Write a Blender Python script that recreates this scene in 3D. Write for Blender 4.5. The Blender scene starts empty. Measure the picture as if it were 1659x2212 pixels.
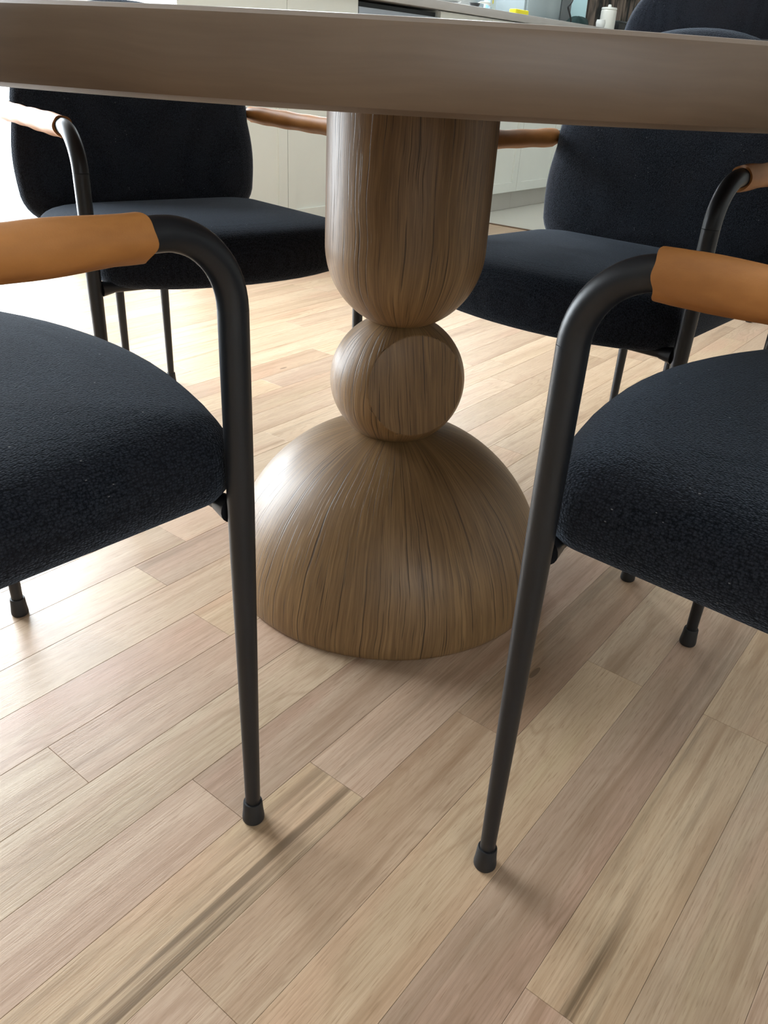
import bpy, bmesh, math, random
import numpy as np
from mathutils import Vector, Matrix
from math import sin, cos, pi, radians, sqrt, atan2

S = bpy.context.scene
COL = S.collection

# ------------------------------------------------------------------ camera
F_PX, PITCH, ROLL, CAM_H = 1726.0, 0.5064, 0.0589, 0.72
W_PX, H_PX = 1659, 2212
fw = Vector((0, cos(PITCH), -sin(PITCH)))
_r0 = Vector((1, 0, 0)); _u0 = _r0.cross(fw)
rgt = cos(ROLL) * _r0 + sin(ROLL) * _u0
upv = -sin(ROLL) * _r0 + cos(ROLL) * _u0
cam = bpy.data.cameras.new('camera')
cam.sensor_fit = 'HORIZONTAL'; cam.sensor_width = 36.0
cam.lens = 36.0 * F_PX / W_PX
cam.clip_start = 0.02; cam.clip_end = 60
camo = bpy.data.objects.new('camera', cam); COL.objects.link(camo)
camo.matrix_world = Matrix(((rgt.x, upv.x, -fw.x, 0), (rgt.y, upv.y, -fw.y, 0), (rgt.z, upv.z, -fw.z, CAM_H), (0, 0, 0, 1)))
S.camera = camo

def project(p):
    d = Vector(p) - Vector((0, 0, CAM_H)); z = d.dot(fw)
    if z < 0.02: return None
    return 829.5 + F_PX * d.dot(rgt) / z, 1106 - F_PX * d.dot(upv) / z

# ------------------------------------------------------------------ world, lights, exposure
YAW = 0.644                              # the room runs along the floor planks
RZ = pi / 2 - YAW                        # room frame: x = along planks, y = towards the glass door
def room(a, m, z=0.0):
    return Vector((a * cos(RZ) - m * sin(RZ), a * sin(RZ) + m * cos(RZ), z))

wd = bpy.data.worlds.new('world'); S.world = wd; wd.use_nodes = True
bg = wd.node_tree.nodes['Background']
bg.inputs[0].default_value = (0.80, 0.92, 1.0, 1); bg.inputs[1].default_value = 2.2

def area(name, a, m, z, sx, sy, direction, power, col):
    l = bpy.data.lights.new(name, 'AREA'); l.shape = 'RECTANGLE'; l.size = sx; l.size_y = sy
    l.energy = power; l.color = col
    o = bpy.data.objects.new(name, l); COL.objects.link(o)
    o.location = room(a, m, z)
    d = room(*direction) - room(0, 0)
    o.rotation_euler = d.to_track_quat('-Z', 'Y').to_euler()
    return o
# daylight outside the glass door and kitchen window; added weak fill behind the viewer
area('daylight_door', 0.8, 3.42, 1.10, 2.3, 2.05, (0.15, -1, -0.10), 180, (0.86, 0.94, 1.0))
area('daylight_kitchen', 4.1, 3.50, 1.72, 2.1, 1.15, (-0.25, -1, -0.25), 105, (0.88, 0.95, 1.0))
area('fill_rear', -1.2, -2.45, 1.5, 1.9, 1.5, (0.5, 1, -0.35), 6, (1.0, 0.92, 0.82))

S.view_settings.view_transform = 'Standard'
S.view_settings.look = 'None'
S.view_settings.exposure = 0.78
S.view_settings.gamma = 1.0
S.view_settings.use_curve_mapping = False

# ------------------------------------------------------------------ helpers
def tag(o, label=None, cat=None, group=None, kind=None):
    if label: o['label'] = label
    if cat: o['category'] = cat
    if group: o['group'] = group
    if kind: o['kind'] = kind
    return o

def empty(name, loc=(0, 0, 0), rz=0.0):
    o = bpy.data.objects.new(name, None); COL.objects.link(o)
    o.location = loc; o.rotation_euler = (0, 0, rz); o.empty_display_size = 0.05
    return o

def mk(name, verts, faces, mat, parent=None, smooth=True, uvs=None, sharp=None):
    me = bpy.data.meshes.new(name)
    me.from_pydata([tuple(v) for v in verts], [], faces)
    if smooth: me.polygons.foreach_set('use_smooth', [True] * len(me.polygons))
    if uvs is not None:
        ul = me.uv_layers.new(name='UVMap')
        for p in me.polygons:
            for li, vi in zip(p.loop_indices, p.vertices): ul.data[li].uv = uvs(p, vi)
    me.validate(); me.update()
    if sharp: me.set_sharp_from_angle(angle=sharp)
    if mat: me.materials.append(mat)
    o = bpy.data.objects.new(name, me); COL.objects.link(o)
    if parent: o.parent = parent
    return o

class MB:
    def __init__(s): s.v = []; s.f = []
    def box(s, x0, x1, y0, y1, z0, z1):
        b = len(s.v)
        s.v += [(x, y, z) for z in (z0, z1) for y in (y0, y1) for x in (x0, x1)]
        s.f += [tuple(b + i for i in q) for q in ((0, 2, 3, 1), (4, 5, 7, 6), (0, 1, 5, 4), (2, 6, 7, 3), (0, 4, 6, 2), (1, 3, 7, 5))]
        return s
    def add(s, vs, fs):
        b = len(s.v); s.v += [tuple(v) for v in vs]; s.f += [tuple(b + i for i in q) for q in fs]; return s
    def build(s, name, mat, parent=None, smooth=False, bevel=0.0, sharp=None):
        o = mk(name, s.v, s.f, mat, parent, smooth)
        if bevel:
            bm = bmesh.new(); bm.from_mesh(o.data)
            bmesh.ops.bevel(bm, geom=bm.edges[:], offset=bevel, segments=2, profile=0.6, affect='EDGES', clamp_overlap=True)
            bm.to_mesh(o.data); bm.free()
            o.data.polygons.foreach_set('use_smooth', [True] * len(o.data.polygons)); o.data.set_sharp_from_angle(angle=0.6)
        return o

def tube_geo(pts, rads, seg=20, cap=True):
    pts = [Vector(p) for p in pts]; n = len(pts)
    V = []; Fc = []
    t0 = (pts[1] - pts[0]).normalized()
    ref = Vector((0, 0, 1)) if abs(t0.z) < 0.9 else Vector((1, 0, 0))
    nrm = (ref - t0 * ref.dot(t0)).normalized()
    for i, p in enumerate(pts):
        t = (pts[min(i + 1, n - 1)] - pts[max(i - 1, 0)]).normalized()
        nrm = (nrm - t * nrm.dot(t)).normalized(); b = t.cross(nrm)
        r = rads[i] if hasattr(rads, '__len__') else rads
        for k in range(seg):
            a = 2 * pi * k / seg
            V.append(p + nrm * (r * cos(a)) + b * (r * sin(a)))
    for i in range(n - 1):
        for k in range(seg):
            k2 = (k + 1) % seg
            Fc.append((i * seg + k, i * seg + k2, (i + 1) * seg + k2, (i + 1) * seg + k))
    if cap:
        Fc.append(tuple(range(seg))[::-1]); Fc.append(tuple((n - 1) * seg + k for k in range(seg)))
    return V, Fc

def lathe_geo(prof, seg=96, x=0, y=0, closed=False):
    V = []; Fc = []
    for r, z in prof:
        for k in range(seg):
            a = 2 * pi * k / seg
            V.append((x + r * cos(a), y + r * sin(a), z))
    for i in range(len(prof) - 1):
        for k in range(seg):
            k2 = (k + 1) % seg
            Fc.append((i * seg + k, i * seg + k2, (i + 1) * seg + k2, (i + 1) * seg + k))
    Fc.append(tuple(range(seg))[::-1]); Fc.append(tuple((len(prof) - 1) * seg + k for k in range(seg)))
    return V, Fc

# ------------------------------------------------------------------ materials
class Mat:
    def __init__(s, name, base=(0.5, 0.5, 0.5), rough=0.5, metal=0.0, spec=0.5):
        s.m = bpy.data.materials.new(name); s.m.use_nodes = True; s.nt = s.m.node_tree
        s.p = s.nt.nodes['Principled BSDF']
        s.p.inputs['Base Color'].default_value = (*base, 1); s.p.inputs['Roughness'].default_value = rough
        s.p.inputs['Metallic'].default_value = metal; s.p.inputs['Specular IOR Level'].default_value = spec
    def n(s, t, **kw):
        nd = s.nt.nodes.new(t)
        for k, v in kw.items():
            if isinstance(v, bpy.types.NodeSocket): s.nt.links.new(v, nd.inputs[k.replace('_', ' ')] if k.replace('_', ' ') in nd.inputs else nd.inputs[k])
            elif k in ('i0', 'i1', 'i2'): nd.inputs[int(k[1])].default_value = v
            elif k.replace('_', ' ') in nd.inputs: nd.inputs[k.replace('_', ' ')].default_value = v
            else: setattr(nd, k, v)
        return nd
    def link(s, a, b): s.nt.links.new(a, b)
    def math(s, op, a, b=None, c=None, clamp=False):
        nd = s.nt.nodes.new('ShaderNodeMath'); nd.operation = op; nd.use_clamp = clamp
        for i, v in enumerate((a, b, c)):
            if v is None: continue
            if isinstance(v, bpy.types.NodeSocket): s.link(v, nd.inputs[i])
            else: nd.inputs[i].default_value = v
        return nd.outputs[0]
    def mapping(s, vec, scale=(1, 1, 1), loc=(0, 0, 0)):
        nd = s.nt.nodes.new('ShaderNodeMapping'); s.link(vec, nd.inputs[0])
        nd.inputs['Scale'].default_value = scale
        if isinstance(loc, bpy.types.NodeSocket): s.link(loc, nd.inputs['Location'])
        else: nd.inputs['Location'].default_value = loc
        return nd.outputs[0]
    def noise(s, vec, scale=1, detail=4, rough=0.5, dist=0.0, out=0):
        nd = s.nt.nodes.new('ShaderNodeTexNoise'); s.link(vec, nd.inputs['Vector'])
        nd.inputs['Scale'].default_value = scale; nd.inputs['Detail'].default_value = detail
        nd.inputs['Roughness'].default_value = rough; nd.inputs['Distortion'].default_value = dist
        return nd.outputs[out]
    def ramp(s, v, stops):
        nd = s.nt.nodes.new('ShaderNodeValToRGB'); s.link(v, nd.inputs[0]); cr = nd.color_ramp
        while len(cr.elements) < len(stops): cr.elements.new(0.5)
        for e, (p, c) in zip(cr.elements, stops):
            e.position = p; e.color = (c, c, c, 1) if not hasattr(c, '__len__') else (*c, 1)
        return nd.outputs[0]
    def mix(s, f, a, b, blend='MIX'):
        nd = s.nt.nodes.new('ShaderNodeMix'); nd.data_type = 'RGBA'; nd.blend_type = blend
        for sock, v in ((nd.inputs[0], f), (nd.inputs[6], a), (nd.inputs[7], b)):
            if isinstance(v, bpy.types.NodeSocket): s.link(v, sock)
            else: sock.default_value = v if not hasattr(v, '__len__') else (*v, 1)
        return nd.outputs[2]
    def bump(s, h, strength, dist=0.001):
        nd = s.nt.nodes.new('ShaderNodeBump'); s.link(h, nd.inputs['Height'])
        nd.inputs['Strength'].default_value = strength; nd.inputs['Distance'].default_value = dist
        s.link(nd.outputs[0], s.p.inputs['Normal']); return nd
    def base(s, c): s.link(c, s.p.inputs['Base Color'])

def plain(name, base, rough=0.5, metal=0.0, spec=0.5, var=0.08, scale=6, bump=0.0):
    M = Mat(name, base, rough, metal, spec)
    tc = M.n('ShaderNodeTexCoord').outputs['Object']
    nz = M.noise(tc, scale, 5)
    M.base(M.mix(nz, tuple(c * (1 - var) for c in base), tuple(min(1, c * (1 + var)) for c in base)))
    if bump: M.bump(M.noise(tc, scale * 25, 3), bump, 0.0006)
    return M.m

# floor boards: colour from the object, grain from the board's own axes
def floor_mat():
    M = Mat('floor_board_wood', rough=0.36, spec=0.42)
    oi = M.n('ShaderNodeObjectInfo')
    tc = M.n('ShaderNodeTexCoord').outputs['Object']
    off = M.n('ShaderNodeCombineXYZ'); M.link(M.math('MULTIPLY', oi.outputs['Random'], 37.0), off.inputs[0]); M.link(M.math('MULTIPLY', oi.outputs['Random'], 91.0), off.inputs[1])
    off = off.outputs[0]
    def N(sx, sy, det=3, rough=0.5, dist=0.0, o=(0, 0, 0)):
        mp = M.mapping(tc, (sx, sy, 1), off)
        if o != (0, 0, 0):
            ad = M.n('ShaderNodeVectorMath', operation='ADD'); M.link(mp, ad.inputs[0]); ad.inputs[1].default_value = o; mp = ad.outputs[0]
        return M.noise(mp, 1.0, det, rough, dist)
    def T(nd, col): return M.mix(1.0, nd, col, 'MULTIPLY')
    c0 = oi.outputs['Color']
    fine = N(14, 420, 4, 0.65)
    pores = N(38, 620, 2, 0.5, 0.0, (4, 9, 0))
    # colour bands: sapwood, pink heart, greenish sap, running with the board
    c = M.mix(M.ramp(N(1.3, 22, 2, 0.5, 0.3), [(0.40, 0.0), (0.60, 1.0)]), T(c0, (1.04, 1.02, 0.98)), T(c0, (0.93, 0.87, 0.82)))
    c = M.mix(M.math('MULTIPLY', M.ramp(N(1.8, 9, 2, 0.5, 0.6, (3, 1, 0)), [(0.50, 0.0), (0.66, 1.0)]), 0.8), c, T(c0, (0.98, 0.84, 0.80)))
    c = M.mix(M.math('MULTIPLY', M.ramp(N(2.4, 11, 2, 0.5, 0.6, (7, 5, 0)), [(0.56, 0.0), (0.68, 1.0)]), 0.7), c, T(c0, (0.93, 0.92, 0.82)))
    # brown smoky streaks
    smoke = M.math('MULTIPLY', M.ramp(N(2.0, 46, 4, 0.6, 0.4, (1, 8, 0)), [(0.50, 0.0), (0.70, 1.0)]), M.ramp(N(1.6, 9, 2, 0.5, 0, (9, 2, 0)), [(0.40, 0.15), (0.60, 1.0)]))
    c = M.mix(M.math('MULTIPLY', smoke, 0.95), c, T(c0, (0.60, 0.50, 0.41)))
    # cathedral growth rings
    rings = N(1.7, 13, 2, 0.5, 0.5, (5, 5, 0))
    rid = M.math('ABSOLUTE', M.math('SUBTRACT', M.math('FRACT', M.math('MULTIPLY', rings, 15.0)), 0.5))
    rmask = M.ramp(N(1.5, 7, 1, 0.5, 0, (2, 6, 0)), [(0.46, 0.0), (0.60, 1.0)])
    line = M.math('MULTIPLY', M.ramp(rid, [(0.0, 1.0), (0.22, 0.0)]), rmask)
    c = M.mix(M.math('MULTIPLY', line, 0.42), c, T(c0, (0.60, 0.50, 0.41)))
    # fibres and pores
    c = M.mix(M.math('MULTIPLY', M.ramp(fine, [(0.38, 1.0), (0.56, 0.0)]), 0.46), c, T(c0, (0.66, 0.57, 0.49)))
    c = M.mix(M.math('MULTIPLY', M.ramp(pores, [(0.30, 1.0), (0.42, 0.0)]), 0.55), c, T(c0, (0.55, 0.45, 0.37)))
    kn = M.n('ShaderNodeTexVoronoi'); M.link(M.mapping(tc, (2.4, 9, 1), off), kn.inputs['Vector']); kn.inputs['Scale'].default_value = 1.0
    c = M.mix(M.math('MULTIPLY', M.math('LESS_THAN', kn.outputs['Distance'], 0.035), 0.75), c, (0.12, 0.075, 0.045))
    # dark mineral streaks, only as strong as the board says (alpha)
    st = N(1.5, 95, 4, 0.6, 0.0, (3, 3, 0))
    stm = M.ramp(N(1.9, 15, 1, 0.5, 0, (6, 1, 0)), [(0.48, 0.0), (0.62, 1.0)])
    stk = M.math('MULTIPLY', M.math('MULTIPLY', M.ramp(st, [(0.42, 0.0), (0.60, 1.0)]), stm), M.math('SUBTRACT', 1.0, oi.outputs['Alpha']))
    c = M.mix(M.math('MULTIPLY', stk, 0.9), c, (0.16, 0.105, 0.06))
    M.base(c)
    M.link(M.math('ADD', 0.32, M.math('MULTIPLY', fine, 0.16)), M.p.inputs['Roughness'])
    M.bump(M.math('ADD', M.math('MULTIPLY', fine, 0.8), M.math('MULTIPLY', pores, 0.8)), 0.30, 0.0006)
    M.p.inputs['Coat Weight'].default_value = 0.10; M.p.inputs['Coat Roughness'].default_value = 0.24
    return M.m

# brushed oak of the pedestal: UV in metres, v runs with the grain
def oak_mat(name, base, dark, rough=0.5, crack=1.0, su=1.0, fibre=1.0, coat=0.0):
    M = Mat(name, rough=rough, spec=0.4)
    uv = M.n('ShaderNodeUVMap').outputs[0]
    warp = M.noise(M.mapping(uv, (9, 7, 1)), 1.0, 2, 0.5, out=1)
    wv = M.n('ShaderNodeVectorMath', operation='MULTIPLY'); M.link(warp, wv.inputs[0]); wv.inputs[1].default_value = (0.018, 0.0, 0)
    ad = M.n('ShaderNodeVectorMath', operation='ADD'); M.link(uv, ad.inputs[0]); M.link(wv.outputs[0], ad.inputs[1]); w = ad.outputs[0]
    fib = M.noise(M.mapping(w, (620 * su, 12, 1)), 1.0, 3, 0.55)
    fib2 = M.noise(M.mapping(w, (260 * su, 5, 1)), 1.0, 3, 0.6)
    cl = M.noise(M.mapping(w, (26 * su, 6, 1)), 1.0, 3, 0.55)
    sx = M.n('ShaderNodeSeparateXYZ'); M.link(w, sx.inputs[0])
    U, Vv = sx.outputs[0], sx.outputs[1]
    def cracks(freq, vf, th, lo, seed):
        """long thin splits: one per strip of the grain, each fading in and out along it"""
        q = M.math('ADD', M.math('MULTIPLY', U, freq * su), seed * 7.3)
        cell = M.math('FLOOR', q); fr = M.math('FRACT', q)
        wn = M.n('ShaderNodeTexWhiteNoise', noise_dimensions='1D'); M.link(M.math('ADD', cell, seed), wn.inputs['W'])
        pos = M.math('MULTIPLY_ADD', wn.outputs[0], 0.6, 0.2)
        cv = M.n('ShaderNodeCombineXYZ'); M.link(M.math('MULTIPLY', cell, 3.7), cv.inputs[0]); M.link(M.math('MULTIPLY', Vv, vf), cv.inputs[1])
        ms = M.noise(cv.outputs[0], 1.0, 2, 0.5)
        wdt = M.math('MULTIPLY', M.math('SUBTRACT', ms, lo, clamp=True), th * 8)
        wdt = M.math('MINIMUM', wdt, th)
        d = M.math('ABSOLUTE', M.math('SUBTRACT', fr, pos))
        return M.math('SUBTRACT', 1.0, M.math('DIVIDE', d, M.math('MAXIMUM', wdt, 0.0001)), clamp=True)
    ck = M.math('MAXIMUM', cracks(58, 7, 0.055, 0.47, 1), M.math('MULTIPLY', cracks(130, 14, 0.10, 0.51, 5), 0.7))
    ck = M.math('MAXIMUM', ck, cracks(19, 4, 0.024, 0.49, 9))
    ck = M.math('POWER', ck, 0.6)
    ck = M.math('MULTIPLY', ck, crack)
    c = M.mix(M.ramp(cl, [(0.3, 0.0), (0.7, 1.0)]), base, tuple(a * 0.62 + b * 0.38 for a, b in zip(base, dark)))
    c = M.mix(M.math('MULTIPLY', M.ramp(fib2, [(0.42, 1.0), (0.60, 0.0)]), 0.46 * fibre), c, dark)
    c = M.mix(M.math('MULTIPLY', M.ramp(fib, [(0.38, 1.0), (0.58, 0.0)]), 0.46 * fibre), c, tuple(d * 0.8 for d in dark))
    c = M.mix(M.math('MULTIPLY', ck, 0.9), c, tuple(d * 0.2 for d in dark))
    M.base(c)
    h = M.math('ADD', M.math('MULTIPLY', fib, 0.4 * fibre), M.math('ADD', M.math('MULTIPLY', fib2, 0.4 * fibre), M.math('MULTIPLY', ck, -1.1)))
    M.bump(h, 0.42, 0.0005)
    M.p.inputs['Coat Weight'].default_value = coat; M.p.inputs['Coat Roughness'].default_value = 0.3
    return M.m

def fabric_mat():
    M = Mat('charcoal_knit_fabric', (0.012, 0.0145, 0.021), 0.95, spec=0.10)
    tc = M.n('ShaderNodeTexCoord').outputs['Object']
    vo = M.n('ShaderNodeTexVoronoi'); M.link(M.mapping(tc, (1.5, 0.75, 1.0)), vo.inputs['Vector']); vo.inputs['Scale'].default_value = 460
    vo.inputs['Randomness'].default_value = 0.7
    nz = M.noise(tc, 900, 2, 0.5)
    md = M.noise(tc, 14, 3)
    h = M.math('ADD', M.math('MULTIPLY', vo.outputs['Distance'], -1.0), M.math('MULTIPLY', nz, 0.5))
    k = M.math('ADD', M.math('MULTIPLY', nz, 0.55), M.math('MULTIPLY', M.math('SUBTRACT', 0.8, vo.outputs['Distance']), 0.45))
    c = M.mix(M.ramp(k, [(0.30, 0.0), (0.62, 1.0)]), (0.002, 0.003, 0.005), (0.023, 0.026, 0.035))
    c = M.mix(M.ramp(md, [(0.4, 0.0), (0.7, 0.35)]), c, (0.014, 0.012, 0.014))
    lint = M.n('ShaderNodeTexVoronoi'); M.link(M.mapping(tc, (1, 1, 2.2)), lint.inputs['Vector']); lint.inputs['Scale'].default_value = 75
    lt = M.math('MULTIPLY', M.math('LESS_THAN', lint.outputs['Distance'], 0.075), M.math('GREATER_THAN', M.noise(tc, 30, 1), 0.58))
    c = M.mix(M.math('MULTIPLY', lt, 0.7), c, (0.20, 0.20, 0.20))
    M.base(c)
    M.bump(h, 0.95, 0.0012)
    M.p.inputs['Sheen Weight'].default_value = 0.21; M.p.inputs['Sheen Roughness'].default_value = 0.42
    M.p.inputs['Sheen Tint'].default_value = (0.50, 0.60, 0.74, 1)
    return M.m

def leather_mat():
    M = Mat('tan_leather', rough=0.52, spec=0.35)
    tc = M.n('ShaderNodeTexCoord').outputs['Object']
    a = M.noise(M.mapping(tc, (22, 9, 22)), 1.0, 4, 0.6)
    c = M.mix(M.ramp(a, [(0.35, 0.0), (0.68, 1.0)]), (0.28, 0.110, 0.026), (0.43, 0.180, 0.048))
    M.base(c)
    M.bump(M.noise(tc, 700, 3, 0.6), 0.25, 0.0005)
    return M.m

def metal_mat():
    M = Mat('black_powder_coat', (0.010, 0.011, 0.013), 0.40, spec=0.40)
    tc = M.n('ShaderNodeTexCoord').outputs['Object']
    M.bump(M.noise(tc, 1100, 2), 0.10, 0.0003)
    M.base(M.mix(M.noise(tc, 9, 2), (0.008, 0.009, 0.011), (0.013, 0.014, 0.017)))
    return M.m

def glass_mat():
    m = bpy.data.materials.new('window_glass'); m.use_nodes = True; nt = m.node_tree; nt.nodes.clear()
    o = nt.nodes.new('ShaderNodeOutputMaterial'); mx = nt.nodes.new('ShaderNodeMixShader')
    t = nt.nodes.new('ShaderNodeBsdfTransparent'); g = nt.nodes.new('ShaderNodeBsdfGlossy'); g.inputs['Roughness'].default_value = 0.02
    fr = nt.nodes.new('ShaderNodeFresnel'); fr.inputs[0].default_value = 1.3
    nt.links.new(fr.outputs[0], mx.inputs[0]); nt.links.new(t.outputs[0], mx.inputs[1]); nt.links.new(g.outputs[0], mx.inputs[2]); nt.links.new(mx.outputs[0], o.inputs[0])
    return m

M_FLOOR = floor_mat()
M_SUB = plain('subfloor_dark', (0.10, 0.07, 0.045), 0.9)
M_OAK = oak_mat('oak_pedestal', (0.300, 0.178, 0.078), (0.115, 0.060, 0.024), 0.42, 1.0)
M_TOP = oak_mat('oak_tabletop', (0.150, 0.100, 0.064), (0.080, 0.047, 0.027), 0.46, 0.0, 0.35, 0.3, 0.15)
M_FAB = fabric_mat(); M_LEA = leather_mat(); M_MET = metal_mat()
M_RUB = plain('black_rubber', (0.010, 0.010, 0.011), 0.6, bump=0.1)
M_WHITE = plain('white_cabinet_paint', (0.80, 0.82, 0.76), 0.42, var=0.03)
M_SLAB = plain('pale_stone_slab', (0.50, 0.48, 0.46), 0.3, var=0.05, scale=20)
M_WALL = plain('wall_paint', (0.52, 0.52, 0.50), 0.8, var=0.03, bump=0.05)
M_TILE = plain('pale_floor_tile', (0.60, 0.59, 0.53), 0.4, var=0.06, scale=4)
M_STEEL = plain('brushed_steel', (0.50, 0.54, 0.60), 0.32, 0.7)
M_BLACK = plain('black_plastic', (0.015, 0.017, 0.018), 0.4)
M_GLASS = glass_mat()
M_FRAME = plain('white_window_frame', (0.78, 0.80, 0.80), 0.4, var=0.02)

# ------------------------------------------------------------------ the room
def rbox(name, a0, a1, m0, m1, z0, z1, mat, parent=None, kind='structure', bevel=0.0):
    o = MB().box(a0, a1, m0, m1, z0, z1).build(name, mat, parent, bevel=bevel)
    if parent is None:
        o.rotation_euler = (0, 0, RZ)
        if kind: o['kind'] = kind
    return o

A0, A1, MR, ML = -3.0, 7.6, -2.4, 3.25    # room extents; floor end of the wooden boards at 4.0
ATILE = 4.0
floor = MB().box(A0, ATILE, MR, ML, -0.06, -0.0105).build('floor', M_SUB)
floor.rotation_euler = (0, 0, RZ); floor['kind'] = 'structure'
rbox('floor', ATILE + 0.02, A1, MR, ML, -0.06, 0.0, M_TILE)
rbox('trim_1', ATILE, ATILE + 0.02, MR, ML, -0.06, 0.004, plain('dark_threshold', (0.16, 0.10, 0.06), 0.5))
rbox('ceiling', A0, A1, MR, ML, 2.55, 2.62, plain('ceiling_paint', (0.82, 0.81, 0.78), 0.9, var=0.02))

def wall_with_hole(name, along, fixed, th, lo, hi, holes):
    """wall slab with rectangular openings; along='a' runs with the planks"""
    mb = MB(); cur = lo
    def put(p0, p1, z0, z1):
        if p1 - p0 < 1e-4 or z1 - z0 < 1e-4: return
        if along == 'a': mb.box(p0, p1, min(fixed, fixed + th), max(fixed, fixed + th), z0, z1)
        else: mb.box(min(fixed, fixed + th), max(fixed, fixed + th), p0, p1, z0, z1)
    for p0, p1, z0, z1 in sorted(holes):
        put(cur, p0, -0.06, 2.62); put(p0, p1, -0.06, z0); put(p0, p1, z1, 2.62); cur = p1
    put(cur, hi, -0.06, 2.62)
    o = mb.build(name, M_WALL); o.rotation_euler = (0, 0, RZ); o['kind'] = 'structure'
    return o
DOOR = (-0.40, 2.02, 0.0, 2.12); WIN = (2.95, 5.25, 1.13, 2.32); WINR = (-2.2, -0.2, 0.75, 2.25)
wall_with_hole('wall_left', 'a', ML, 0.12, A0, A1, [DOOR, WIN])
wall_with_hole('wall_right', 'a', MR, -0.12, A0, A1, [WINR])
wall_with_hole('wall_back', 'm', A1, 0.12, MR - 0.12, ML + 0.12, [])
wall_with_hole('wall_front', 'm', A0, -0.12, MR - 0.12, ML + 0.12, [])

def frame_unit(name, hole, m, rail, bottom, mull, handle=False):
    t = empty(name, (0, 0, 0), RZ); t['kind'] = 'structure'
    p0, p1, z0, z1 = hole; e = 0.003
    p0 += e; p1 -= e; z1 -= e; z0 += e
    mb = MB()
    mb.box(p0, p1, m, m + 0.07, z0, z0 + bottom); mb.box(p0, p1, m, m + 0.07, z1 - rail, z1)
    mb.box(p0, p0 + rail, m, m + 0.07, z0 + bottom, z1 - rail); mb.box(p1 - rail, p1, m, m + 0.07, z0 + bottom, z1 - rail)
    for q in mull: mb.box(q - rail / 2, q + rail / 2, m, m + 0.07, z0 + bottom, z1 - rail)
    mb.build('frame', M_FRAME, t)
    qs = [p0 + rail] + [v for q in mull for v in (q - rail / 2, q + rail / 2)] + [p1 - rail]
    for i in range(0, len(qs), 2):
        MB().box(qs[i], qs[i + 1], m + 0.03, m + 0.036, z0 + bottom, z1 - rail).build('pane', M_GLASS, t)
    return t
frame_unit('door_1', DOOR, ML + 0.02, 0.06, 0.10, [0.80])
frame_unit('window_1', WIN, ML + 0.02, 0.05, 0.05, [4.1])
frame_unit('fill_window', WINR, MR - 0.09, 0.05, 0.05, [-1.2])  # unseen window, added for the rear fill light

# floor boards -------------------------------------------------------
rnd = random.Random(11)
PAL = [(0.55, 0.41, 0.285), (0.57, 0.43, 0.30), (0.52, 0.385, 0.27), (0.58, 0.44, 0.31), (0.50, 0.37, 0.26), (0.56, 0.42, 0.30), (0.54, 0.40, 0.285)]
LIGHT = (0.58, 0.435, 0.295); TAN = (0.49, 0.355, 0.245); BROWN = (0.43, 0.305, 0.21); MAUVE = (0.46, 0.34, 0.25); PINK = (0.53, 0.385, 0.285); GREY = (0.55, 0.425, 0.305); OLIVE = (0.55, 0.42, 0.30)
# strip k lies between seams 0.0307-0.0825k and 0.0307-0.0825(k+1); joints and board colours read from the photograph
JOINTS = {-1: [0.12, 0.95, 1.9], 0: [-0.3, 1.05], 1: [-0.2, 0.434, 0.903, 1.7], 2: [-0.35, 1.28], 3: [-0.4, 0.90, 1.6],
          4: [-0.5, 0.2455, 0.69, 1.5], 5: [-0.2, 0.502, 1.3], 6: [-0.4, 0.3945, 1.25], 7: [-0.3, 1.1], 8: [-0.2, 0.3153, 1.2],
          9: [-0.2, 0.60, 1.45], 10: [0.1, 1.15], 11: [0.05, 0.619, 1.35], 17: [0.6, 1.371, 2.0], 18: [0.9, 1.655, 2.3]}
COLR = {(-1, 0): (PINK, 1), (-1, 1): (LIGHT, 1), (0, 0): (OLIVE, .75), (1, 0): (PINK, 1), (1, 1): (LIGHT, -.2), (1, 2): (LIGHT, .8), (2, 0): (MAUVE, .6), (2, 1): (LIGHT, 1),
        (3, 0): (LIGHT, 1), (3, 1): (GREY, .8), (4, 0): (PINK, 1), (4, 1): (TAN, .8), (4, 2): (BROWN, .5), (5, 0): (LIGHT, .05), (5, 1): (PINK, .7), (5, 2): (TAN, .8),
        (6, 0): (PINK, .8), (6, 1): (MAUVE, .7), (7, 0): (GREY, .75), (8, 0): (GREY, 1), (8, 1): (PINK, .8), (9, 0): (PINK, .9), (9, 1): (LIGHT, 1), (10, 0): (GREY, .9),
        (11, 0): (GREY, 1), (11, 1): (MAUVE, .5), (17, 0): (LIGHT, 1), (17, 1): (MAUVE, .9), (18, 0): (TAN, .8), (18, 1): (LIGHT, 1)}
SP = 0.0825
boards = []
k = -30
while True:
    m0 = -(0.0307 - SP * k)             # m = -n
    if m0 > ML: break
    m1 = min(m0 + SP, ML)
    if m0 > MR:
        js = list(JOINTS.get(k, []))
        if not js: js = [A0 + rnd.uniform(0.1, 0.9)]
        p = js[0]
        while p > A0: p -= rnd.uniform(0.45, 1.15); js.insert(0, max(p, A0))
        while js[-1] < ATILE: js.append(min(js[-1] + rnd.uniform(0.45, 1.2), ATILE))
        first = JOINTS[k][0] if k in JOINTS else None
        for i in range(len(js) - 1):
            if js[i + 1] - js[i] < 0.02: continue
            col = rnd.choice(PAL); f = rnd.uniform(0.95, 1.05); col = tuple(c * f for c in col); al = rnd.choice([1, 1, 1, .85, .6])
            if first is not None and js[i] >= first - 1e-6:
                key = (k, js.index(first)); idx = i - js.index(first)
                if (k, idx) in COLR: col, al = COLR[(k, idx)]
            boards.append((js[i], js[i + 1], m0, m1, col, al))
    k += 1
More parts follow.
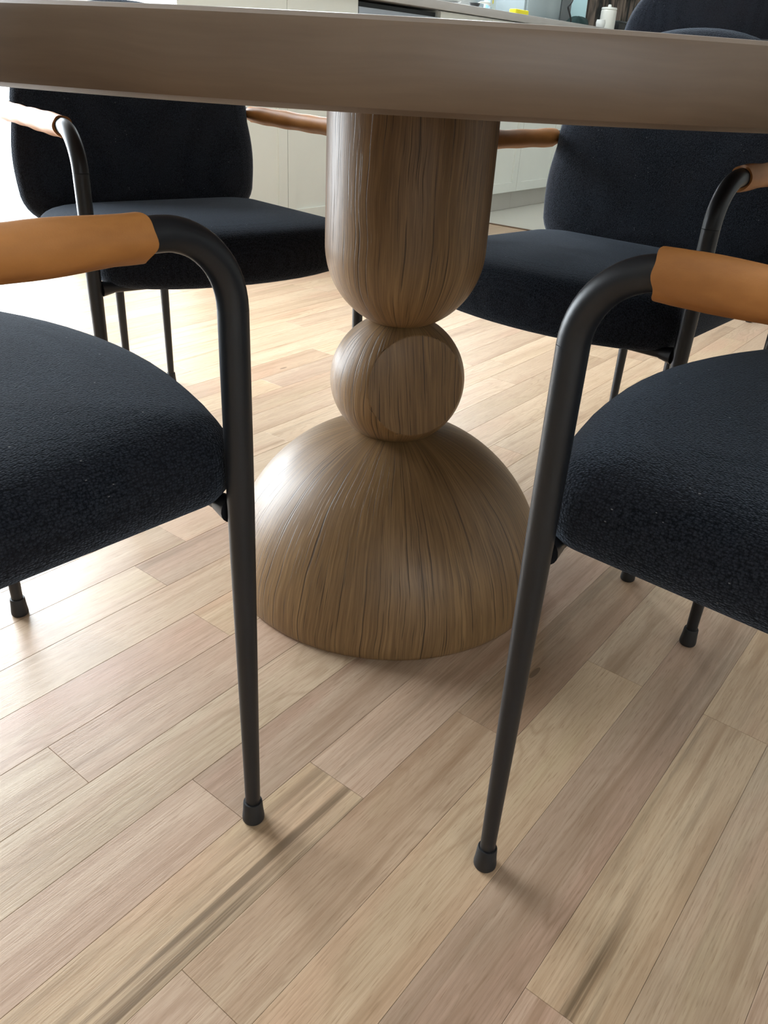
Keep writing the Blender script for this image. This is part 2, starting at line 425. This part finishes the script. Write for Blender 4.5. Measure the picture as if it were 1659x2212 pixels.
def board_geo(a0, a1, m0, m1):
    g = 0.00014; L = (a1 - a0) / 2 - g; w = (m1 - m0) / 2 - g; b = 0.00035
    V = [(-L, -w, -0.0100), (L, -w, -0.0100), (L, w, -0.0100), (-L, w, -0.0100), (-L, -w, -b), (L, -w, -b), (L, w, -b), (-L, w, -b),
         (-L + b, -w + b, 0), (L - b, -w + b, 0), (L - b, w - b, 0), (-L + b, w - b, 0)]
    Fc = [(3, 2, 1, 0), (0, 1, 5, 4), (1, 2, 6, 5), (2, 3, 7, 6), (3, 0, 4, 7), (4, 5, 9, 8), (5, 6, 10, 9), (6, 7, 11, 10), (7, 4, 8, 11), (8, 9, 10, 11)]
    return V, Fc
rest = MB(); vis = []
for b in boards:
    a0, a1, m0, m1, col, al = b
    hit = False
    for t in range(9):
        for mm in (m0, m1):
            q = project(room(a0 + (a1 - a0) * t / 8, mm))
            if q and -30 < q[0] < W_PX + 30 and 150 < q[1] < H_PX + 40: hit = True
    c = room((a0 + a1) / 2, (m0 + m1) / 2)
    (vis if hit else boards and None or vis).append((c.length, b)) if hit else rest.add([(x + (a0 + a1) / 2, y + (m0 + m1) / 2, z) for x, y, z in board_geo(a0, a1, m0, m1)[0]], board_geo(a0, a1, m0, m1)[1])
vis.sort(key=lambda q: q[0])
for d, b in vis[298:]:
    a0, a1, m0, m1, col, al = b
    rest.add([(x + (a0 + a1) / 2, y + (m0 + m1) / 2, z) for x, y, z in board_geo(a0, a1, m0, m1)[0]], board_geo(a0, a1, m0, m1)[1])
for d, (a0, a1, m0, m1, col, al) in vis[:298]:
    V, Fc = board_geo(a0, a1, m0, m1)
    o = mk('floor_board', V, Fc, M_FLOOR, floor, smooth=False)
    o.location = ((a0 + a1) / 2, (m0 + m1) / 2, 0); o.color = (*col, al)
ro = rest.build('floor_board', M_FLOOR, floor); ro['kind'] = 'stuff'; ro.color = (0.52, 0.40, 0.28, 1)

# ------------------------------------------------------------------ dining table
TX, TY = 0.0078, 1.1171
table = empty('dining_table', (TX, TY, 0))
tag(table, 'round oak dining table on a turned pedestal of column, ball and dome', 'table')
def arc(z0, a, b, t0, t1, n=30): return [(a * cos(t0 + (t1 - t0) * i / (n - 1)), z0 + b * sin(t0 + (t1 - t0) * i / (n - 1))) for i in range(n)]
def lathe_obj(name, prof, mat, parent, uR, seg=128, sharp=0.7):
    V, Fc = lathe_geo(prof, seg)
    s = [0.0]
    for i in range(1, len(prof)): s.append(s[-1] + math.hypot(prof[i][0] - prof[i - 1][0], prof[i][1] - prof[i - 1][1]))
    def uv(p, vi):
        kk = vi % seg; ii = vi // seg
        if len(p.vertices) > 4: return (V[vi][0], V[vi][1])
        ks = [v % seg for v in p.vertices]
        if 0 in ks and (seg - 1) in ks and kk == 0: kk = seg
        return (2 * pi * kk / seg * uR, s[ii])
    return mk(name, V, Fc, mat, parent, True, uv, sharp)
dome = [(0.244, 0.0), (0.2475, 0.0035), (0.249, 0.009)] + arc(0.012, 0.2492, 0.245, 0.02, pi / 2 * 0.975, 44)
lathe_obj('pedestal_base', dome, M_OAK, table, 0.22)
colp = arc(0.513, 0.1085, 0.110, -pi / 2 * 0.975, 0, 30) + [(0.1085, 0.56), (0.1085, 0.62), (0.1085, 0.6945)]
lathe_obj('pedestal_column', colp, M_OAK, table, 0.1085)
def ball():
    R, hb, zc = 0.0978, 0.0950, 0.325
    bm = bmesh.new(); bmesh.ops.create_uvsphere(bm, u_segments=96, v_segments=64, radius=1.0)
    for v in bm.verts: v.co = Vector((v.co.x * R, v.co.y * R, v.co.z * hb))
    for nrm, h in ((Vector((0.40, -0.90, 0.17)), 0.0665), (Vector((-0.62, 0.78, 0.05)), 0.080)):
        nrm.normalize()
        bmesh.ops.bisect_plane(bm, geom=bm.verts[:] + bm.edges[:] + bm.faces[:], plane_co=nrm * h, plane_no=nrm, clear_outer=True)
        ed = [e for e in bm.edges if e.is_boundary]
        bmesh.ops.contextual_create(bm, geom=ed)
    bm.normal_update()
    big = [f for f in bm.faces if len(f.verts) > 8]
    for f in bm.faces: f.smooth = True
    uvl = bm.loops.layers.uv.new('UVMap')
    for f in bm.faces:
        if f in big:
            n = f.normal; t = Vector((0, 0, 1)).cross(n).normalized(); w = n.cross(t)
            for l in f.loops: l[uvl].uv = (l.vert.co.dot(t) + 3.0, l.vert.co.dot(w))
        else:
            an = [atan2(l.vert.co.y, l.vert.co.x) for l in f.loops]
            if max(an) - min(an) > pi: an = [x + 2 * pi if x < 0 else x for x in an]
            for l, x in zip(f.loops, an): l[uvl].uv = (x * R, math.asin(max(-1, min(1, l.vert.co.z / hb))) * R + 1.3)
    bm.edges.ensure_lookup_table()
    # soften the facet rim
    rim = [e for e in bm.edges if any(f in big for f in e.link_faces)]
    bmesh.ops.bevel(bm, geom=rim, offset=0.0016, segments=2, profile=0.5, affect='EDGES')
    for f in bm.faces: f.smooth = True
    me = bpy.data.meshes.new('pedestal_ball'); bm.to_mesh(me); bm.free(); me.materials.append(M_OAK)
    me.set_sharp_from_angle(angle=radians(40))
    o = bpy.data.objects.new('pedestal_ball', me); COL.objects.link(o); o.parent = table; o.location = (0, 0, zc)
    tag(o, 'oak ball with a flat round facet sliced on its front')
ball()
RT = 0.6; zt, zb = 0.7462, 0.6950
rim = [(0.02, zb), (RT - 0.03, zb), (RT - 0.010, zb + 0.0010), (RT - 0.0035, zb + 0.0042), (RT, zb + 0.011)]
rim += [(RT, zb + 0.025), (RT, zt - 0.007), (RT - 0.0015, zt - 0.003), (RT - 0.005, zt - 0.0006), (RT - 0.012, zt), (0.02, zt)]
def top_obj():
    V, Fc = lathe_geo(rim, 256); seg = 256
    def uv(p, vi):
        x, y, z = V[vi]
        if abs(z - zt) < 0.0007 or abs(z - zb) < 0.0012 or len(p.vertices) > 4: return (x, y)
        kk = vi % seg
        ks = [v % seg for v in p.vertices]
        if 0 in ks and (seg - 1) in ks and kk == 0: kk = seg
        return (z * 1.0 + 5, 2 * pi * kk / seg * RT)
    return mk('tabletop', V, Fc, M_TOP, table, True, uv, 0.5)
top_obj()

# ------------------------------------------------------------------ chairs
def smooth_closed(prof, n=4):
    return prof
def rrect(hw, yf, yb, rf, rb_, bulge, n=14):
    """rounded rectangle outline, front edge bowed forward"""
    P = []
    for cx_, cy_, r, a0 in ((hw - rf, yf - rf, rf, 0), (-hw + rf, yf - rf, rf, pi / 2), (-hw + rb_, yb + rb_, rb_, pi), (hw - rb_, yb + rb_, rb_, 1.5 * pi)):
        for i in range(n + 1):
            a = a0 + pi / 2 * i / n; P.append([cx_ + r * cos(a), cy_ + r * sin(a)])
        if a0 == 0:
            P += [[(hw - rf) * (1 - 2 * q / 12), yf] for q in range(1, 12)]
    for p in P:
        if p[1] > (yf + yb) / 2:
            f = (p[1] - (yf + yb) / 2) / ((yf - yb) / 2)
            p[1] += bulge * (1 - (p[0] / hw) ** 2) * f ** 2
    return P
def seat_geo(dz=0.0):
    prof = [(.195, .4690), (.17, .4690), (.14, .4686), (.10, .4672), (.065, .4645), (.042, .4610), (.026, .4565), (.015, .4505), (.008, .4435), (.003, .4350), (.0006, .427), (0, .418), (0, .403), (.001, .394), (.0035, .3865), (.008, .3805), (.016, .377), (.05, .3755), (.15, .375), (.195, .375)]
    V = []
    for d, z in prof:
        P = rrect(0.2475 - d, 0.012 - d * 0.93, -0.425 + d * 0.9, max(0.032 - d * 0.4, 0.012), max(0.075 - d * 0.6, 0.012), 0.052)
        for x, y in P:
            up = 0.030 * (y + 0.20) * min(1, max(0, (z - 0.41) / 0.04)) - 0.0025
            lift = 0.010 * min(1, abs(x) / 0.2475) ** 5 * min(1, max(0, (0.415 - z) / 0.02))    # underside rises towards the corners
            V.append((x, y, z + dz + up + lift))
    seg = len(P)
    Fc = []
    for i in range(len(prof) - 1):
        for k2 in range(seg):
            j = (k2 + 1) % seg
            Fc.append((i * seg + k2, (i + 1) * seg + k2, (i + 1) * seg + j, i * seg + j))
    Fc.append(tuple(range(seg))); Fc.append(tuple((len(prof) - 1) * seg + q for q in range(seg))[::-1])
    return V, Fc
def back_geo(dz=0.0):
    # outline in x,z: rounded lower corners, gently bowed sides, arched top
    out = []
    def half(z):
        if z < 0.475:
            t = (0.475 - z) / 0.067; t = min(1, t); return 0.185 + 0.070 * sqrt(max(0, 1 - t * t)) if t < 1 else 0.185
        if z < 0.60: return 0.255 + 0.004 * sin((z - 0.475) / 0.125 * pi) - 0.008 * ((z - 0.475) / 0.125) ** 2
        t = (z - 0.60) / 0.210; return 0.247 * max(0, 1 - t ** 2.15) ** (1 / 2.15)
    zs = [0.408 + 0.067 * (1 - cos(pi / 2 * i / 8)) for i in range(9)] + [0.475 + 0.125 * i / 8 for i in range(1, 9)] + [0.60 + 0.210 * sin(pi / 2 * i / 18) for i in range(1, 19)]
    right = [(half(z), z) for z in zs]
    bot = [(x, 0.408) for x in (-0.12, -0.06, 0, 0.06, 0.12)]
    outl = bot + right + [(-x, z) for x, z in reversed(right[:-1])]
    prof = [(0.02, 0.031), (.35, .031), (.65, .030), (.82, .027), (.91, .021), (.965, .012), (1.0, 0.0), (.965, -.012), (.91, -.021), (.82, -.025), (.5, -.027), (0.02, -.027)]
    n = len(outl); V = []
    for rho, yo in prof:
        for x, z in outl:
            X = x * rho; Z = 0.60 + (z - 0.60) * rho
            # keep the padding edge of even width
            V.append((X, -0.452 + yo + 0.22 * X * X - 0.02 * (Z - 0.45), Z + dz))
    Fc = []
    for i in range(len(prof) - 1):
        for k2 in range(n):
            j = (k2 + 1) % n
            Fc.append((i * n + k2, i * n + j, (i + 1) * n + j, (i + 1) * n + k2))
    Fc.append(tuple(range(n))[::-1]); Fc.append(tuple((len(prof) - 1) * n + q for q in range(n)))
    return V, Fc
def bend(p0, c, p1, n=12):
    """quarter-ellipse from p0 to p1 with corner c"""
    p0, c, p1 = Vector(p0), Vector(c), Vector(p1); o = p0 + p1 - c
    return [o + (p0 - o) * cos(pi / 2 * i / n) + (p1 - o) * sin(pi / 2 * i / n) for i in range(n + 1)]
ZA, RB = 0.616, 0.060
def sleeve_geo(sx, dz):
    V = []; seg = 40; ny = 34; y0, y1 = -0.064, -0.446
    rr = random.Random(3 if sx > 0 else 5)
    ph = [rr.uniform(0, 6) for _ in range(4)]
    for layer, rad in ((0, 0.0156), (1, 0.0126)):
        for i in range(ny + 1):
            t = i / ny; y = y0 + (y1 - y0) * t
            for q in range(seg):
                a = 2 * pi * q / seg
                wob = 0.0012 * sin(2 * a + ph[0]) + 0.0007 * sin(5 * a + ph[1])
                yy = y + (wob if i == 0 else (-wob if i == ny else 0))
                r = rad + (0.0005 * sin(2 * a + 9 * t + ph[2]) + 0.0006 * sin(25 * t + ph[3]) if layer == 0 else 0)
                if layer == 0:
                    da = abs((a - 3 * pi / 2 + pi) % (2 * pi) - pi)     # seam lip underneath
                    r += 0.0024 * math.exp(-(da / 0.20) ** 2)
                    if i < 2: r += 0.0005 * sin(5 * a + ph[2]) + 0.0003
                V.append((sx * 0.26 + r * cos(a), yy, ZA + dz + r * sin(a)))
    n1 = (ny + 1) * seg; Fc = []
    for L in (0, 1):
        for i in range(ny):
            for q in range(seg):
                j = (q + 1) % seg; b = L * n1
                f = (b + i * seg + q, b + i * seg + j, b + (i + 1) * seg + j, b + (i + 1) * seg + q)
                Fc.append(f if L == 0 else f[::-1])
    for i in (0, ny):
        for q in range(seg):
            j = (q + 1) % seg
            f = (i * seg + q, i * seg + j, n1 + i * seg + j, n1 + i * seg + q)
            Fc.append(f if i else f[::-1])
    return V, Fc
def make_chair(name, dz=0.0, stool=False):
    t = empty(name)
    V, Fc = seat_geo(dz); mk('seat', V, Fc, M_FAB, t)
    V, Fc = back_geo(dz); mk('backrest', V, Fc, M_FAB, t)
    za = ZA + dz
    for sx in (1, -1):
        # front leg: straight, tapering from the seat rail down to the foot
        zz = [0.020, 0.10, 0.20, 0.30 + dz, 0.38 + dz, 0.44 + dz, 0.50 + dz, za - RB]
        rr = [0.0078, 0.0086, 0.0097, 0.0108, 0.0116, 0.0119, 0.0120, 0.0121]
        V, Fc = tube_geo([(sx * 0.26, 0, z) for z in zz], rr, 28)
        leg = mk('leg', V, Fc, M_MET, t, sharp=0.8)
        cap = [(0.0108, 0.0), (0.0118, 0.0018), (0.0119, 0.005), (0.0108, 0.016), (0.0102, 0.026), (0.0096, 0.0275), (0.0075, 0.0275)]
        V, Fc = lathe_geo(cap, 28, sx * 0.26, 0); mk('foot_cap', V, Fc, M_RUB, leg, sharp=0.6)
        # arm tube: bend, straight arm, sweep behind the backrest, bend down
        pts = bend((sx * 0.26, 0, za - RB), (sx * 0.26, 0, za), (sx * 0.26, -RB, za), 14)
        pts += [Vector((sx * 0.26, y, za)) for y in (-0.15, -0.28, -0.42)]
        pts += bend((sx * 0.26, -0.45, za), (sx * 0.26, -0.515, za), (sx * 0.185, -0.515, za), 10)
        pts += bend((sx * 0.115, -0.515, za), (sx * 0.0535, -0.515, za), (sx * 0.0535, -0.515, za - 0.06), 10)
        V, Fc = tube_geo(pts, 0.0121, 24); mk('arm_tube', V, Fc, M_MET, t, sharp=0.8)
        V, Fc = sleeve_geo(sx, dz); o = mk('arm_sleeve', V, Fc, M_LEA, t, sharp=1.0); o['label'] = 'tan leather sleeve wrapped round the arm tube'
        # rear leg, close to its twin behind the seat
        V, Fc = tube_geo([(sx * 0.0535, -0.515, z) for z in (0.02, 0.15, 0.30 + dz, 0.42 + dz, za - 0.06)], [0.0078, 0.0090, 0.0105, 0.0112, 0.0118], 24)
        leg = mk('leg', V, Fc, M_MET, t, sharp=0.8)
        V, Fc = lathe_geo(cap, 24, sx * 0.0535, -0.515); mk('foot_cap', V, Fc, M_RUB, leg, sharp=0.6)
        # seat mount: rail with a small welded sleeve at the leg
        V, Fc = tube_geo([(sx * 0.2485, 0, 0.380 + dz), (sx * 0.230, 0, 0.380 + dz)], [0.0125, 0.0085], 20)
        mk('rail_sleeve', V, Fc, M_MET, t, sharp=0.5)
    V, Fc = tube_geo([(-0.235, 0, 0.380 + dz), (0.235, 0, 0.380 + dz)], 0.0078, 18)
    mk('front_rail', V, Fc, M_MET, t, sharp=0.8)
    mb = MB()
    for sx in (-1, 1):
        V, Fc = tube_geo([(sx * 0.11, -0.002, 0.383 + dz), (sx * 0.0535, -0.44, 0.378 + dz), (sx * 0.0535, -0.515, 0.374 + dz)], 0.0075, 14); mb.add(V, Fc)
    mb.build('under_frame', M_MET, t, smooth=True, sharp=0.8)
    if stool:
        V, Fc = tube_geo([(-0.255, 0, 0.24), (0.255, 0, 0.24)], 0.009, 18); mk('foot_rest', V, Fc, M_MET, t, sharp=0.8)
    return t
def kids(o): return [c for c in bpy.data.objects if c.parent is o]
def copy_tree(o, parent=None):
    c = o.copy(); COL.objects.link(c); c.parent = parent
    for ch in kids(o): copy_tree(ch, c)
    return c
CH = [((-0.321, 0.763), 49.87, 'charcoal armchair nearest on the left, its tan arm crossing the left frame edge'),
      ((0.293, 0.754), 140.16, 'charcoal armchair nearest on the right, its orange-tan arm at the right frame edge'),
      ((-0.285, 1.460), -52.9, 'charcoal armchair on the far left of the table, back turned to the glass door'),
      ((0.211, 1.286), -130.05, 'charcoal armchair on the far right of the table, in front of the counter stool')]
proto = make_chair('dining_chair')
for i, ((x, y), ang, lab) in enumerate(CH):
    o = proto if i == 0 else copy_tree(proto)
    o.location = (x, y, 0); o.rotation_euler = (0, 0, radians(ang) - pi / 2)
    tag(o, lab, 'chair', 'armchairs around the table')
    for c in kids(o):
        if c.name.startswith('arm_sleeve'): c.location.y = (-0.008, 0.012, 0, 0)[i]
stool = make_chair('counter_stool', 0.225, True)
def put(o, bx, by, ang):
    u = Vector((cos(radians(ang)), sin(radians(ang))))
    o.location = (bx + 0.45 * u.x, by + 0.45 * u.y, 0); o.rotation_euler = (0, 0, radians(ang) - pi / 2)
put(stool, 0.90, 2.885, 76)
tag(stool, 'charcoal counter stool whose arched back rises behind the table edge', 'stool', 'stools by the kitchen counter')
st2 = copy_tree(stool)
st2.rotation_euler = (0, 0, radians(60) - pi / 2)
u = Vector((cos(radians(60)), sin(radians(60)))); rt = Vector((u.y, -u.x))
st2.location = Vector((1.253, 2.846, 0)) + Vector((rt.x, rt.y, 0)) * 0.26
tag(st2, 'second counter stool, only one foot showing above the right leather arm', 'stool', 'stools by the kitchen counter')

# ------------------------------------------------------------------ kitchen run along the left wall
MF = 2.6                                   # plane of the cabinet fronts
ZT = 0.975
def shaker(mb, a0, a1, z0, z1, st=0.05):
    y0, y1 = MF, MF + 0.018
    mb.box(a0, a1, y0 + 0.009, y1, z0, z1)
    for q in ((a0, a0 + st, z0, z1), (a1 - st, a1, z0, z1), (a0 + st, a1 - st, z0, z0 + st), (a0 + st, a1 - st, z1 - st, z1)):
        mb.box(q[0], q[1], y0, y0 + 0.0095, q[2], q[3])
def cabinet(a0, a1, doors, label, drawer=True):
    t = empty('base_cabinet', (0, 0, 0), RZ)
    tag(t, label, 'cabinet', 'white base cabinets of the kitchen')
    MB().box(a0 + 0.0006, a1 - 0.0006, MF + 0.0195, 3.235, 0.10, ZT).build('carcass', M_WHITE, t)
    MB().box(a0 + 0.0006, a1 - 0.0006, MF + 0.03, MF + 0.05, 0.001, 0.10).build('toe_kick', plainkick, t)
    w = (a1 - a0) / doors
    for i in range(doors):
        mb = MB(); shaker(mb, a0 + i * w + 0.0016, a0 + (i + 1) * w - 0.0016, 0.105, 0.79 if drawer else ZT - 0.004); mb.build('cabinet_door', M_WHITE, t)
        if drawer:
            MB().box(a0 + i * w + 0.0016, a0 + (i + 1) * w - 0.0016, MF, MF + 0.018, 0.795, ZT - 0.004).build('drawer_front', M_WHITE, t)
plainkick = plain('kick_board', (0.50, 0.48, 0.43), 0.6)
cabinet(2.10, 2.64, 1, 'white shaker base cabinet at the door end of the kitchen run')
cabinet(2.64, 3.07, 1, 'white shaker base cabinet just left of the steel dishwasher')
cabinet(3.68, 4.61, 2, 'white two-door base cabinet just right of the steel dishwasher')
cabinet(4.61, 5.54, 2, 'white two-door base cabinet seen right of the pedestal column')
cabinet(5.54, 6.47, 2, 'white two-door base cabinet at the far end of the run')
t = empty('dishwasher', (0, 0, 0), RZ); tag(t, 'steel dishwasher under the counter with a dark gap above its front', 'dishwasher')
MB().box(3.073, 3.677, MF + 0.03, 3.235, 0.002, 0.965).build('body', M_BLACK, t)
MB().box(3.076, 3.674, MF, MF + 0.029, 0.11, 0.945).build('front_panel', M_STEEL, t, bevel=0.003)
V, Fc = tube_geo([(3.13, MF - 0.03, 0.87), (3.62, MF - 0.03, 0.87)], 0.008, 14); mk('handle', V, Fc, M_STEEL, t)
wt = MB().box(2.08, 6.49, MF - 0.02, 3.243, ZT + 0.001, 1.012).build('worktop', M_SLAB, bevel=0.003)
wt.rotation_euler = (0, 0, RZ); tag(wt, 'pale stone worktop running over the white base cabinets', 'worktop')

# things on the worktop ------------------------------------------------
ZC = 1.0125
def at(o, a, m, z=ZC, rz=0.0):
    o.location = room(a, m, z); o.rotation_euler = (0, 0, RZ + rz); return o
V, Fc = lathe_geo([(0.05, 0), (0.075, 0.003), (0.115, 0.014), (0.118, 0.017), (0.112, 0.016), (0.07, 0.006), (0.01, 0.005)], 48)
at(tag(mk('plate', V, Fc, plain('white_china', (0.8, 0.84, 0.84), 0.2, var=0.01), sharp=0.9), 'shallow white plate at the worktop edge', 'plate'), 3.86, 2.75)
g = empty('coffee_jar'); tag(g, 'small dark jar standing behind the white plate', 'jar'); at(g, 3.99, 2.93)
V, Fc = lathe_geo([(0.035, 0), (0.038, 0.004), (0.038, 0.075), (0.033, 0.085), (0.01, 0.087)], 28); mk('body', V, Fc, M_BLACK, g, sharp=0.7)
V, Fc = lathe_geo([(0.035, 0.087), (0.036, 0.09), (0.036, 0.105), (0.01, 0.107)], 28); mk('lid', V, Fc, M_STEEL, g, sharp=0.7)
g = empty('ladle'); tag(g, 'black ladle with a pale handle lying by the patterned packet', 'ladle'); at(g, 4.12, 2.70, rz=0.05)
V, Fc = lathe_geo([(0.004, 0.0), (0.018, 0.004), (0.026, 0.016), (0.028, 0.026), (0.025, 0.026), (0.015, 0.008), (0.003, 0.005)], 24); mk('bowl', V, Fc, M_BLACK, g, sharp=0.8)
V, Fc = tube_geo([(0.026, 0, 0.024), (0.06, 0.0, 0.034), (0.13, 0.0, 0.036), (0.16, 0, 0.032)], [0.004, 0.004, 0.007, 0.008], 12); o = mk('handle', V, Fc, M_WHITE, g); o['label'] = 'pale handle'
def dots_mat():
    M = Mat('dotted_print', rough=0.4)
    tc = M.n('ShaderNodeTexCoord').outputs['Object']
    vo = M.n('ShaderNodeTexVoronoi'); M.link(tc, vo.inputs['Vector']); vo.inputs['Scale'].default_value = 32
    pick = M.n('ShaderNodeSeparateColor'); M.link(vo.outputs['Color'], pick.inputs[0])
    dot = M.math('LESS_THAN', vo.outputs['Distance'], 0.34)
    c = M.mix(M.math('GREATER_THAN', pick.outputs[0], 0.5), (0.30, 0.55, 0.75), (0.85, 0.72, 0.02))
    M.base(M.mix(dot, (0.55, 0.68, 0.78), c)); return M.m
g = empty('snack_packet'); tag(g, 'pale blue packet printed with yellow and blue dots', 'packet'); at(g, 4.33, 2.74, rz=0.25)
MB().box(-0.05, 0.05, -0.02, 0.02, 0.0, 0.15).build('pouch', dots_mat(), g, bevel=0.008)
MB().box(-0.052, 0.052, -0.003, 0.003, 0.148, 0.165).build('crimped_top', M_STEEL, g)
sp = MB().box(-0.07, 0.07, -0.022, 0.022, 0, 0.026).build('sponge', plain('yellow_foam', (0.85, 0.74, 0.03), 0.8, bump=0.5), bevel=0.006)
at(tag(sp, 'bright yellow sponge lying flat beside the dotted packet', 'sponge'), 4.51, 2.66)
# grey microwave-like appliance with cable
g = empty('countertop_oven'); tag(g, 'grey countertop oven standing behind the looped cable', 'oven'); at(g, 5.22, 3.04)
MB().box(-0.30, 0.30, -0.17, 0.17, 0.012, 0.30).build('body', plain('grey_enamel', (0.30, 0.36, 0.38), 0.35), g, bevel=0.008)
MB().box(-0.28, 0.13, -0.181, -0.1705, 0.03, 0.285).build('door', plain('pale_door_glass', (0.42, 0.50, 0.52), 0.15), g, bevel=0.003)
MB().box(0.15, 0.28, -0.178, -0.1705, 0.03, 0.285).build('control_panel', plain('dark_panel', (0.16, 0.18, 0.19), 0.3), g)
for fx in (-0.26, 0.26):
    for fy in (-0.13, 0.13):
        V, Fc = lathe_geo([(0.012, 0), (0.012, 0.014)], 12, fx, fy); mk('foot', V, Fc, M_BLACK, g, sharp=0.6)
pts = [(0.0, 0, 0.29)]
for i in range(28):
    a = i / 27
    pts.append((0.02 + 0.028 * sin(a * 2.6 * pi) + 0.02 * a, 0.004 * i / 27, 0.20 - 0.194 * a + 0.030 * cos(a * 2.6 * pi) * (1 - a)))
V, Fc = tube_geo(pts, 0.0055, 10)
cb = mk('power_cable', V, Fc, M_BLACK); at(tag(cb, 'dark looped cable hanging down to the worktop', 'cable'), 5.17, 2.71)
# pale board leaning on the wall side
cbd = MB().box(-0.10, 0.10, -0.008, 0.008, 0, 0.36).build('cutting_board', plain('pale_blue_board', (0.55, 0.80, 0.84), 0.35, var=0.02), bevel=0.005)
at(tag(cbd, 'pale blue cutting board leaning upright behind the dark cloth', 'cutting board'), 5.74, 2.98, ZC + 0.002); cbd.rotation_euler = (radians(-7), 0, RZ - 0.95)
def lump(name, sx, sy, sz, mat, seed, seg=28):
    rr = random.Random(seed); ph = [rr.uniform(0, 6) for _ in range(6)]; V = []; prof = 12
    for i in range(prof + 1):
        t = i / prof * pi / 2
        for q in range(seg):
            a = 2 * pi * q / seg
            w = 1 + 0.22 * sin(2 * a + ph[0] + 2 * t) + 0.14 * sin(5 * a + ph[1] + 3 * t)
            r = cos(t) * w + 0.001
            V.append((sx * r * cos(a), sy * r * sin(a), sz * sin(t) * (1 + 0.25 * sin(3 * a + ph[2]) * cos(t))))
    Fc = [(i * seg + q, i * seg + (q + 1) % seg, (i + 1) * seg + (q + 1) % seg, (i + 1) * seg + q) for i in range(prof) for q in range(seg)]
    Fc.append(tuple(range(seg))[::-1]); Fc.append(tuple(prof * seg + q for q in range(seg)))
    return mk(name, V, Fc, mat)
lc = lump('dish_cloth', 0.105, 0.045, 0.055, plain('dark_green_cloth', (0.02, 0.05, 0.05), 0.9, bump=0.4), 4)
at(tag(lc, 'crumpled dark cloth in front of the pale blue board', 'cloth'), 5.385, 2.74)
V, Fc = lathe_geo([(0.018, 0), (0.026, 0.006), (0.030, 0.03), (0.026, 0.046), (0.022, 0.046), (0.022, 0.012), (0.005, 0.008)], 28)
cp = mk('small_cup', V, Fc, plain('white_glaze', (0.8, 0.82, 0.8), 0.2, var=0.01), sharp=0.9); at(tag(cp, 'small white cup between the dark cloth and the canister', 'cup'), 5.50, 2.64)
g = empty('canister'); tag(g, 'tall white canister with a pale lid near the stool back', 'canister'); at(g, 5.68, 2.68)
V, Fc = lathe_geo([(0.046, 0), (0.050, 0.004), (0.050, 0.105), (0.046, 0.112), (0.01, 0.112)], 36); mk('body', V, Fc, plain('cream_enamel', (0.72, 0.72, 0.66), 0.35, var=0.02), g, sharp=0.7)
V, Fc = lathe_geo([(0.048, 0.112), (0.050, 0.115), (0.048, 0.124), (0.012, 0.128), (0.010, 0.140), (0.004, 0.142)], 36); mk('lid', V, Fc, M_WHITE, g, sharp=0.7)
g = empty('storage_tin'); tag(g, 'low dark tin half hidden by the stool back', 'tin'); at(g, 5.87, 2.70)
MB().box(-0.07, 0.07, -0.05, 0.05, 0, 0.05).build('body', M_BLACK, g, bevel=0.005)
MB().box(-0.072, 0.072, -0.052, 0.052, 0.0505, 0.062).build('lid', plain('dark_lid', (0.05, 0.06, 0.06), 0.4), g, bevel=0.003)
# brown patterned curtain hanging at the far part of the wall
def curtain():
    V = []; n = 160; zs = [1.02, 1.4, 1.9, 2.42]
    for off in (0.0, 0.006):
        for z in zs:
            for i in range(n + 1):
                a = 6.38 + 1.15 * i / n
                V.append((a, 3.17 + off + 0.028 * sin(i * 0.62) + 0.008 * sin(i * 0.23 + z), z))
    m = n + 1; Fc = []
    for L in range(2):
        for j in range(3):
            for i in range(n):
                b = L * 4 * m
                f = (b + j * m + i, b + j * m + i + 1, b + (j + 1) * m + i + 1, b + (j + 1) * m + i)
                Fc.append(f if L == 0 else f[::-1])
    M = Mat('brown_curtain', rough=0.9, spec=0.1)
    tc = M.n('ShaderNodeTexCoord').outputs['Object']
    M.base(M.mix(M.ramp(M.noise(M.mapping(tc, (18, 18, 4)), 1.0, 3), [(0.42, 0.0), (0.58, 1.0)]), (0.05, 0.055, 0.055), (0.30, 0.24, 0.20)))
    o = mk('curtain', V, Fc, M.m); o.rotation_euler = (0, 0, RZ)
    tag(o, 'brown and grey patterned curtain behind the canister', 'curtain')
curtain()
